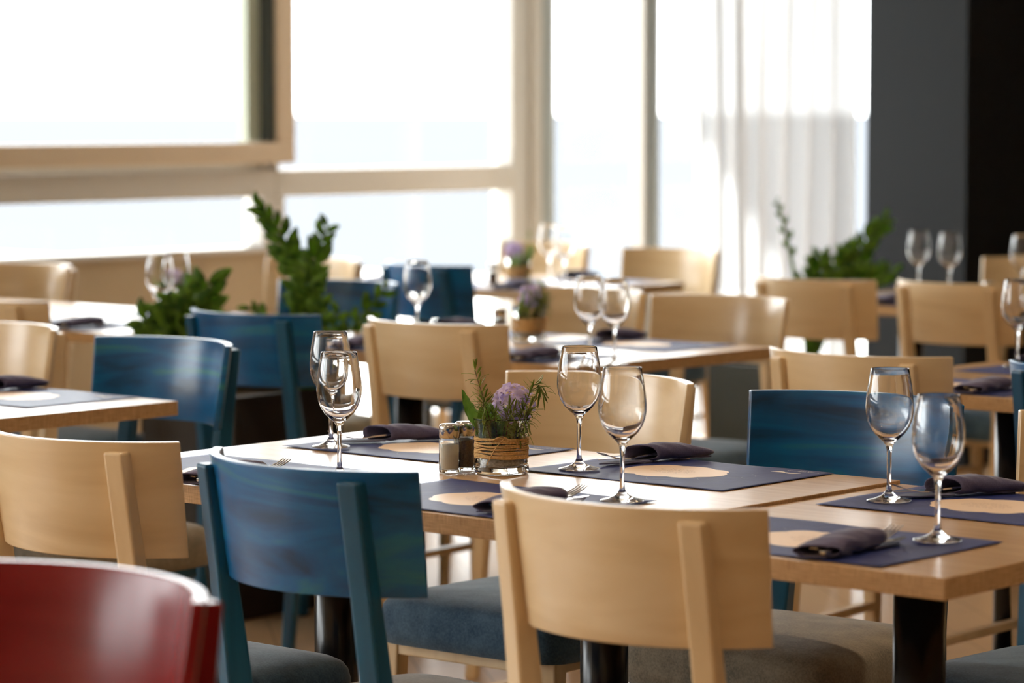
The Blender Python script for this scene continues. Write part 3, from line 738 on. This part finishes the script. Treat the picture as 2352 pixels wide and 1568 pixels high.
# ------------------------------------------------------------------ flower glass
def bouquet_glass():
    r = empty('flower_glass'); tag(r, '-', 'vase')
    outer = [(0.0, 0.0), (0.040, 0.0), (0.0445, 0.002), (0.0462, 0.007), (0.0455, 0.014), (0.0432, 0.024), (0.0422, 0.036), (0.0425, 0.050), (0.0440, 0.066), (0.0462, 0.082), (0.0480, 0.0925), (0.0482, 0.0935)]
    inner = [(0.0472, 0.0935), (0.0465, 0.090), (0.0445, 0.080), (0.0422, 0.066), (0.0413, 0.050), (0.0406, 0.036), (0.0414, 0.024), (0.0420, 0.016), (0.0400, 0.012), (0.0, 0.0105)]
    bm = bmesh.new(); lathe(bm, outer + inner, 64); bobj('glass_body', bm, M['glass_green'], r, True)
    bm = bmesh.new(); lathe(bm, [(0, 0.0115), (0.0385, 0.0125), (0.0395, 0.017), (0.0385, 0.026), (0.037, 0.030), (0.0, 0.032)], 40)
    bobj('substrate', bm, M['gravel'], r, True)
    rr = random.Random(5)
    bm = bmesh.new()
    for k in range(17):
        z = 0.0275 + 0.0021 * k; ph = rr.uniform(0, 6)
        pts = [((0.0445 + 0.0007 * math.sin(5 * a_ + ph)) * math.cos(a_), (0.0445 + 0.0007 * math.sin(5 * a_ + ph)) * math.sin(a_), z + 0.0016 * math.sin(a_ * 1 + ph) + 0.0006 * math.sin(4 * a_ + ph)) for a_ in [2 * PI * q / 40 for q in range(41)]]
        tube(bm, pts, 0.00138, 6)
    bow = lambda pts, rad=0.0009: tube(bm, pts, rad, 6)
    bow(bez((-0.024, -0.040, 0.019), (-0.010, -0.053, 0.052), (0.006, -0.047, 0.064), 12)); bow(bez((0.006, -0.047, 0.064), (0.016, -0.05, 0.060), (0.036, -0.030, 0.045), 10))
    bow(bez((-0.014, -0.046, 0.060), (0.004, -0.052, 0.072), (0.012, -0.046, 0.060), 10)); bow(bez((-0.020, -0.043, 0.058), (-0.006, -0.05, 0.066), (0.010, -0.047, 0.062), 8))
    for _ in range(60):      # loose fibres
        a_ = rr.uniform(0, 6.28); z = rr.uniform(0.028, 0.062); q = Vector((math.cos(a_), math.sin(a_), 0))
        p0 = q * 0.0453 + Vector((0, 0, z)); p2 = p0 + q * rr.uniform(0.001, 0.005) + Vector((rr.uniform(-1, 1), rr.uniform(-1, 1), rr.uniform(-1, 1))) * 0.005
        tube(bm, bez(p0, (p0 + p2) / 2 + q * 0.001, p2, 4), 0.00012, 3)
    bobj('twine_wrap', bm, M['twine'], r, True)
    # rosemary sprigs
    def needle(bm, p, d, ln, droop):
        d = d.normalized(); e = p + d * ln + Vector((0, 0, -droop)); m = (p + e) / 2 + d * ln * 0.1 + Vector((0, 0, droop * 0.55))
        pts = bez(p, m, e, 6); s = d.cross(Vector((0.2, 0.3, 1))).normalized(); pv = None
        for k, c_ in enumerate(pts):
            w_ = 0.0015 * math.sin(PI * min(1, 0.12 + 0.88 * (1 - k / 6)) * 0.9 + 0.2) if k else 0.0004
            w_ = max(w_, 0.00018)
            cur = (bm.verts.new(c_ + s * w_), bm.verts.new(c_ + Vector((0, 0, 0.0005))), bm.verts.new(c_ - s * w_), bm.verts.new(c_ - Vector((0, 0, 0.0003))))
            if pv:
                for i in range(4): bm.faces.new((pv[i], pv[(i + 1) % 4], cur[(i + 1) % 4], cur[i]))
            pv = cur
    def sprig(pts, start, n, ln, seed, droop=0.008):
        rr = random.Random(seed); bm = bmesh.new(); tube(bm, pts, 0.0011, 6, 0.5); st = bobj('sprig_stem', bm, M['twig'], r, True)
        bm = bmesh.new(); N_ = len(pts) - 1
        for k in range(n):
            t = start + (1 - start) * (k + rr.random() * 0.5) / n; f = t * N_; i = min(int(f), N_ - 1); p = pts[i].lerp(pts[i + 1], f - i); d = (pts[i + 1] - pts[i]).normalized()
            for q in range(4):
                a_ = k * 1.3 + q * PI / 2 + rr.uniform(-.5, .5)
                u_ = d.cross(Vector((0, 1, 0.1))).normalized(); v_ = d.cross(u_)
                dd = (u_ * math.cos(a_) + v_ * math.sin(a_)) * rr.uniform(0.7, 1.0) + d * rr.uniform(0.3, 0.9)
                needle(bm, p, dd, ln * rr.uniform(0.65, 1.15), droop * rr.uniform(-0.6, 1.6))
        for q in range(4):
            dd = d + Vector((rr.uniform(-.5, .5), rr.uniform(-.5, .5), rr.uniform(-.2, .4))); needle(bm, pts[-1], dd, ln * 0.9, 0.0)
        o = bobj('rosemary_needles', bm, M['rosemary'], r, True)
    sprig(bez((-0.002, -0.006, 0.030), (-0.022, -0.020, 0.10), (-0.044, -0.012, 0.172), 14), 0.22, 12, 0.024, 1)
    sprig(bez((0.012, -0.010, 0.030), (0.030, -0.022, 0.10), (0.054, -0.012, 0.150), 12) + bez((0.054, -0.012, 0.150), (0.064, -0.012, 0.152), (0.068, -0.010, 0.138), 4)[1:], 0.35, 14, 0.024, 2, 0.012)
    sprig(bez((0.006, 0.0, 0.032), (0.004, -0.026, 0.075), (0.020, -0.030, 0.105), 10), 0.1, 10, 0.024, 3)
    sprig(bez((-0.006, -0.012, 0.032), (-0.006, -0.030, 0.070), (-0.012, -0.036, 0.098), 10), 0.1, 9, 0.022, 4)
    sprig(bez((0.016, -0.004, 0.032), (0.030, -0.020, 0.060), (0.042, -0.030, 0.094), 10), 0.05, 11, 0.022, 6, 0.012)
    sprig(bez((0.0, -0.014, 0.034), (0.012, -0.028, 0.055), (0.030, -0.026, 0.066), 8), 0.05, 8, 0.018, 7)
    sprig(bez((-0.010, -0.014, 0.034), (-0.028, -0.030, 0.09), (-0.030, -0.034, 0.122), 10), 0.4, 10, 0.026, 11, 0.014)
    sprig(bez((0.020, -0.012, 0.034), (0.030, -0.034, 0.085), (0.046, -0.036, 0.112), 10), 0.35, 11, 0.026, 12, 0.016)
    sprig(bez((-0.002, -0.016, 0.034), (0.004, -0.038, 0.08), (0.012, -0.042, 0.112), 10), 0.45, 7, 0.026, 13, 0.012)
    # broad leaves
    def bleaf(base, tip, wd, side, seed, cup=0.2):
        rr = random.Random(seed); bm = bmesh.new(); base, tip = Vector(base), Vector(tip); d = tip - base; L_ = d.length; dn = d.normalized(); sd = Vector(side); sd = (sd - dn * sd.dot(dn)).normalized(); nn = dn.cross(sd); N_ = 14; pv = None
        for k in range(N_ + 1):
            t = k / N_; w_ = wd * (math.sin(PI * t ** 0.8) ** 0.75) * (1 + (0.08 if k % 2 else -0.04)) if 0 < k < N_ else 0.0005
            c_ = base + d * t + nn * (math.sin(PI * t) * L_ * cup)
            cur = [bm.verts.new(c_ + sd * w_ * s_ + nn * (abs(s_) ** 1.5 * w_ * -0.45)) for s_ in (-1, -0.5, 0, 0.5, 1)]
            if pv:
                for i in range(4): bm.faces.new((pv[i], pv[i + 1], cur[i + 1], cur[i]))
            pv = cur
        o = bobj('leaf', bm, M['leaf'], r, True)
        s = o.modifiers.new('s', 'SOLIDIFY'); s.thickness = 0.0004
    bleaf((-0.012, -0.010, 0.06), (-0.066, -0.014, 0.142), 0.013, (0.5, 0.5, 0.3), 1)
    bleaf((-0.010, -0.010, 0.035), (-0.036, -0.018, 0.112), 0.019, (1, 0.35, 0), 2)
    bleaf((-0.006, -0.014, 0.033), (-0.024, -0.030, 0.088), 0.015, (1, 0.1, 0.1), 3)
    bleaf((-0.014, 0.006, 0.035), (-0.020, 0.010, 0.118), 0.020, (1, -0.3, 0), 4)
    bleaf((0.004, 0.010, 0.035), (0.006, 0.020, 0.108), 0.019, (1, 0.2, 0.1), 5)
    bleaf((0.010, -0.012, 0.034), (0.024, -0.016, 0.09), 0.013, (0.8, -0.5, 0), 6)
    bleaf((0.016, -0.008, 0.034), (0.034, -0.022, 0.052), 0.008, (0.3, 0.6, 0.5), 8)
    # hyacinth head
    bm = bmesh.new(); rr = random.Random(9); ctr = Vector((0.017, 0.002, 0.119))
    ax_ = Vector((0.06, 0, 1)).normalized(); nfl = 36
    for k in range(nfl):
        zc = 1 - 2 * (k + 0.5) / nfl; ph = k * 2.399; rad = math.sqrt(1 - zc * zc)
        n_ = Vector((rad * math.cos(ph), rad * math.sin(ph), zc)); jit = rr.uniform(0.72, 1.32); p = ctr + Vector((n_.x * 0.030, n_.y * 0.024, n_.z * 0.030)) * jit
        n_ = (n_ + Vector((rr.uniform(-.3, .3), rr.uniform(-.3, .3), rr.uniform(-.1, .4)))).normalized(); u_ = n_.cross(Vector((0.3, 0.8, 0.4))).normalized(); v_ = n_.cross(u_)
        sz = rr.uniform(0.0115, 0.0155)
        for q in range(6):
            a_ = q * PI / 3 + rr.uniform(-.15, .15); dd = u_ * math.cos(a_) + v_ * math.sin(a_); ss = n_.cross(dd)
            c0 = p - n_ * 0.004 + dd * 0.0015; c1 = p + n_ * 0.001 + dd * sz * 0.5; c2 = p - n_ * rr.uniform(0.000, 0.005) + dd * sz
            w1 = sz * 0.27
            a0, a1 = bm.verts.new(c0 + ss * w1 * 0.5), bm.verts.new(c0 - ss * w1 * 0.5); b0, b1 = bm.verts.new(c1 + ss * w1), bm.verts.new(c1 - ss * w1); cm = bm.verts.new(c1 - n_ * 0.0012); e = bm.verts.new(c2)
            bm.faces.new((a0, a1, cm)); bm.faces.new((a0, cm, b0)); bm.faces.new((a1, b1, cm)); bm.faces.new((b0, cm, e)); bm.faces.new((cm, b1, e))
    bobj('hyacinth_head', bm, M['petal'], r, True)
    bm = bmesh.new(); tube(bm, bez((0.004, 0.004, 0.03), (0.012, 0.006, 0.07), (0.016, 0.002, 0.12), 8), 0.0026, 8); bobj('flower_stem', bm, M['leaf'], r, True)
    return r
FG = bouquet_glass(); GV = 'flower glasses wrapped with twine'
x, y = ray(1152, 1086, 0.7512); inst(FG, (x, y, 0.7512), 0, 'sharp twine wrapped glass with lilac hyacinth and rosemary beside the shakers', GV)
for u, yy, rz, l_ in [(1215, 7.85, 1.2, 'blurred twine wrapped flower glass on the second row behind the golden beige chair'), (1190, 10.5, 2.4, 'tiny blurred flower glass on the bright far table'), (388, 8.62, 0.6, 'blurred flower glass with purple head at left, behind two wine glasses')]:
    o = inst(FG, ((u - 1176) / 6860 * yy, yy, 0.751), rz, l_, GV)

# ------------------------------------------------------------------ shakers
def shaker(fill, fl):
    r = empty('salt_shaker' if fill == 'salt' else 'pepper_shaker'); tag(r, '-', 'shaker')
    o_ = [(0, 0), (0.0165, 0), (0.0178, 0.0015), (0.0180, 0.004), (0.0180, 0.052), (0.0172, 0.0555), (0.0160, 0.057), (0.0160, 0.061)]
    i_ = [(0.0148, 0.061), (0.0148, 0.057), (0.0158, 0.054), (0.0164, 0.051), (0.0164, 0.006), (0.0155, 0.0045), (0, 0.004)]
    bm = bmesh.new(); lathe(bm, o_ + i_, 44); bobj('glass_jar', bm, M['glass_green'], r, True)
    bm = bmesh.new(); lathe(bm, [(0, 0.0046), (0.0150, 0.0052), (0.0158, 0.007), (0.0158, fl), (0.012, fl + 0.001), (0, fl + 0.0015)], 40); bobj(fill + '_filling', bm, M[fill], r, True)
    bm = bmesh.new(); lathe(bm, [(0.0168, 0.058), (0.0175, 0.0585), (0.0176, 0.076), (0.0168, 0.0792), (0.0145, 0.0812), (0.0, 0.0822)], 44); o = bobj('steel_cap', bm, M['chrome'], r, True)
    return r
SS, PS = shaker('salt', 0.046), shaker('pepper', 0.050)
x, y = ray(1032.5, 1083, 0.751); inst(SS, (x, y, 0.7505), 0, 'glass salt shaker with steel cap, left of the flower glass')
x, y = ray(1068, 1078, 0.7512); inst(PS, (x, y, 0.7512), 0, 'dark pepper shaker between the salt shaker and the flower glass')
for u, yy, P_, l_ in [(1132, 10.35, PS, 'tiny blurred pepper shaker on the bright far table'), (2272, 9.2, SS, 'blurred salt shaker on the far right table'), (1148, 7.95, PS, 'blurred pepper shaker behind the golden beige chair back')]:
    inst(P_, ((u - 1176) / 6860 * yy, yy, 0.751), 0, l_)

# ------------------------------------------------------------------ planters and plants
def planter(name, a0, a1, b0, b1, h, mat, label):
    ca, cb = (a0 + a1) / 2, (b0 + b1) / 2; r = empty(name, ab(ca, cb, 0), -ANG); tag(r, label, 'planter')
    w_, d_ = (a1 - a0) / 2, (b1 - b0) / 2
    bm = bmesh.new(); t = 0.02
    box(bm, -w_, w_, -d_, -d_ + t, 0, h); box(bm, -w_, w_, d_ - t, d_, 0, h); box(bm, -w_, -w_ + t, -d_ + t, d_ - t, 0, h); box(bm, w_ - t, w_, -d_ + t, d_ - t, 0, h); box(bm, -w_ + t, w_ - t, -d_ + t, d_ - t, 0, 0.02)
    bobj('planter_body', bm, mat, r, bevel=0.003)
    bm = bmesh.new(); box(bm, -w_ + t, w_ - t, -d_ + t, d_ - t, h - 0.08, h - 0.03); bobj('soil', bm, M['soil'], r)
    return r
planter('planter_box', -6.07, -5.71, 5.47, 5.88, 0.60, M['planter_brown'], 'tall dark brown planter below the tall green plant, behind the bright blue chair')
planter('planter_box', -6.02, -5.72, 7.95, 8.35, 0.52, M['planter_grey'], 'slate grey planter left of the far right tables')
def zz_stem(parent, pts, n, size, seed, skip=0.12):
    rr = random.Random(seed); bm = bmesh.new(); tube(bm, pts, 0.008, 8, 0.45)
    bobj('stem', bm, M['zz'], parent, True)
    bm = bmesh.new(); N_ = len(pts) - 1
    for k in range(n):
        t = skip + (1 - skip) * k / (n - 1); f = t * N_; i = min(int(f), N_ - 1); p = pts[i].lerp(pts[i + 1], f - i); d = (pts[i + 1] - pts[i]).normalized()
        sd = d.cross(Vector((0.1 * math.sin(seed), 1, 0.1))).normalized()
        s_ = 1 if k % 2 else -1
        ld = (sd * s_ * rr.uniform(0.6, 1) + d * rr.uniform(0.7, 1.1) + Vector((0, rr.uniform(-.5, .5), 0))).normalized()
        L_ = size * rr.uniform(0.8, 1.1) * (0.75 + 0.5 * math.sin(PI * t)); wv = ld.cross(Vector((rr.uniform(-.3, .3), 1, rr.uniform(-.3, .3)))).normalized(); nn = ld.cross(wv); pv = None
        for q in range(9):
            u_ = q / 8; w_ = L_ * 0.23 * math.sin(PI * min(1, u_ * 0.93 + 0.05)) ** 0.8
            c_ = p + ld * L_ * u_ + nn * L_ * 0.08 * math.sin(PI * u_)
            cur = [bm.verts.new(c_ + wv * w_ * e + nn * abs(e) * w_ * 0.3) for e in (-1, 0, 1)]
            if pv:
                for e in range(2): bm.faces.new((pv[e], pv[e + 1], cur[e + 1], cur[e]))
            pv = cur
    o = bobj('leaflets', bm, M['zz'], parent, True); s = o.modifiers.new('s', 'SOLIDIFY'); s.thickness = 0.001
def at(u, v, y):  # point of the view line through (u, v) at distance y in front
    z = EYE + y * ((784 - v) / 6860 * math.cos(PITCH) - math.sin(PITCH)) / (math.cos(PITCH) + (784 - v) / 6860 * math.sin(PITCH))
    return Vector(((u - 1176) / 6860 * y, y, z))
pl = empty('zz_plant', (0, 0, 0)); tag(pl, 'tall green plant with fleshy leaflets above the bright blue chair', 'plant')
base = at(690, 940, 8.15)
for (uv, ctl, n, sz, sd, yy) in [((592, 474), (715, 560), 27, 0.056, 1, 8.1), ((752, 520), (690, 660), 24, 0.060, 2, 8.2), ((645, 575), (705, 600), 16, 0.052, 3, 8.3), ((885, 665), (790, 760), 16, 0.052, 5, 8.25), ((712, 620), (705, 760), 18, 0.07, 6, 8.05), ((775, 720), (750, 800), 12, 0.055, 7, 8.2), ((575, 708), (640, 760), 12, 0.05, 8, 8.3), ((735, 690), (715, 800), 12, 0.065, 12, 8.0)]:
    zz_stem(pl, bez(base + Vector((0.02 * math.sin(sd * 2), 0.02 * math.cos(sd * 3), 0)), at(*ctl, yy), at(*uv, yy), 12), n, sz, sd)
pl = empty('zz_plant', (0, 0, 0)); tag(pl, 'low leafy plant at left between the blue chairs, before the purple flowers', 'plant')
base = at(430, 930, 8.12)
for (uv, ctl, n, sz, sd) in [((478, 650), (440, 760), 11, 0.09, 21), ((330, 735), (400, 790), 11, 0.08, 22), ((365, 715), (420, 800), 10, 0.08, 23), ((405, 700), (430, 800), 10, 0.09, 24), ((440, 690), (440, 790), 10, 0.09, 25), ((470, 720), (450, 800), 8, 0.08, 26), ((345, 770), (400, 820), 8, 0.08, 27)]:
    zz_stem(pl, bez(base + Vector((0.02 * math.sin(sd * 2), 0.02 * math.cos(sd * 3), 0)), at(*ctl, 7.95), at(*uv, 7.95), 10), n, sz, sd, 0.3)
pl = empty('zz_plant', (0, 0, 0)); tag(pl, 'green plant standing before the curtain and the dark pier at right', 'plant')
base = at(1862, 850, 10.0)
for (uv, ctl, n, sz, sd) in [((2035, 505), (1930, 600), 20, 0.062, 31), ((1885, 590), (1880, 660), 12, 0.065, 32), ((2050, 628), (1960, 620), 14, 0.065, 33), ((1950, 575), (1905, 640), 16, 0.062, 34), ((1845, 640), (1860, 690), 8, 0.06, 35), ((1783, 462), (1820, 560), 9, 0.03, 36)]:
    zz_stem(pl, bez(base, at(*ctl, 10.0), at(*uv, 10.0), 12), n, sz, sd, 0.35 if sd != 36 else 0.55)
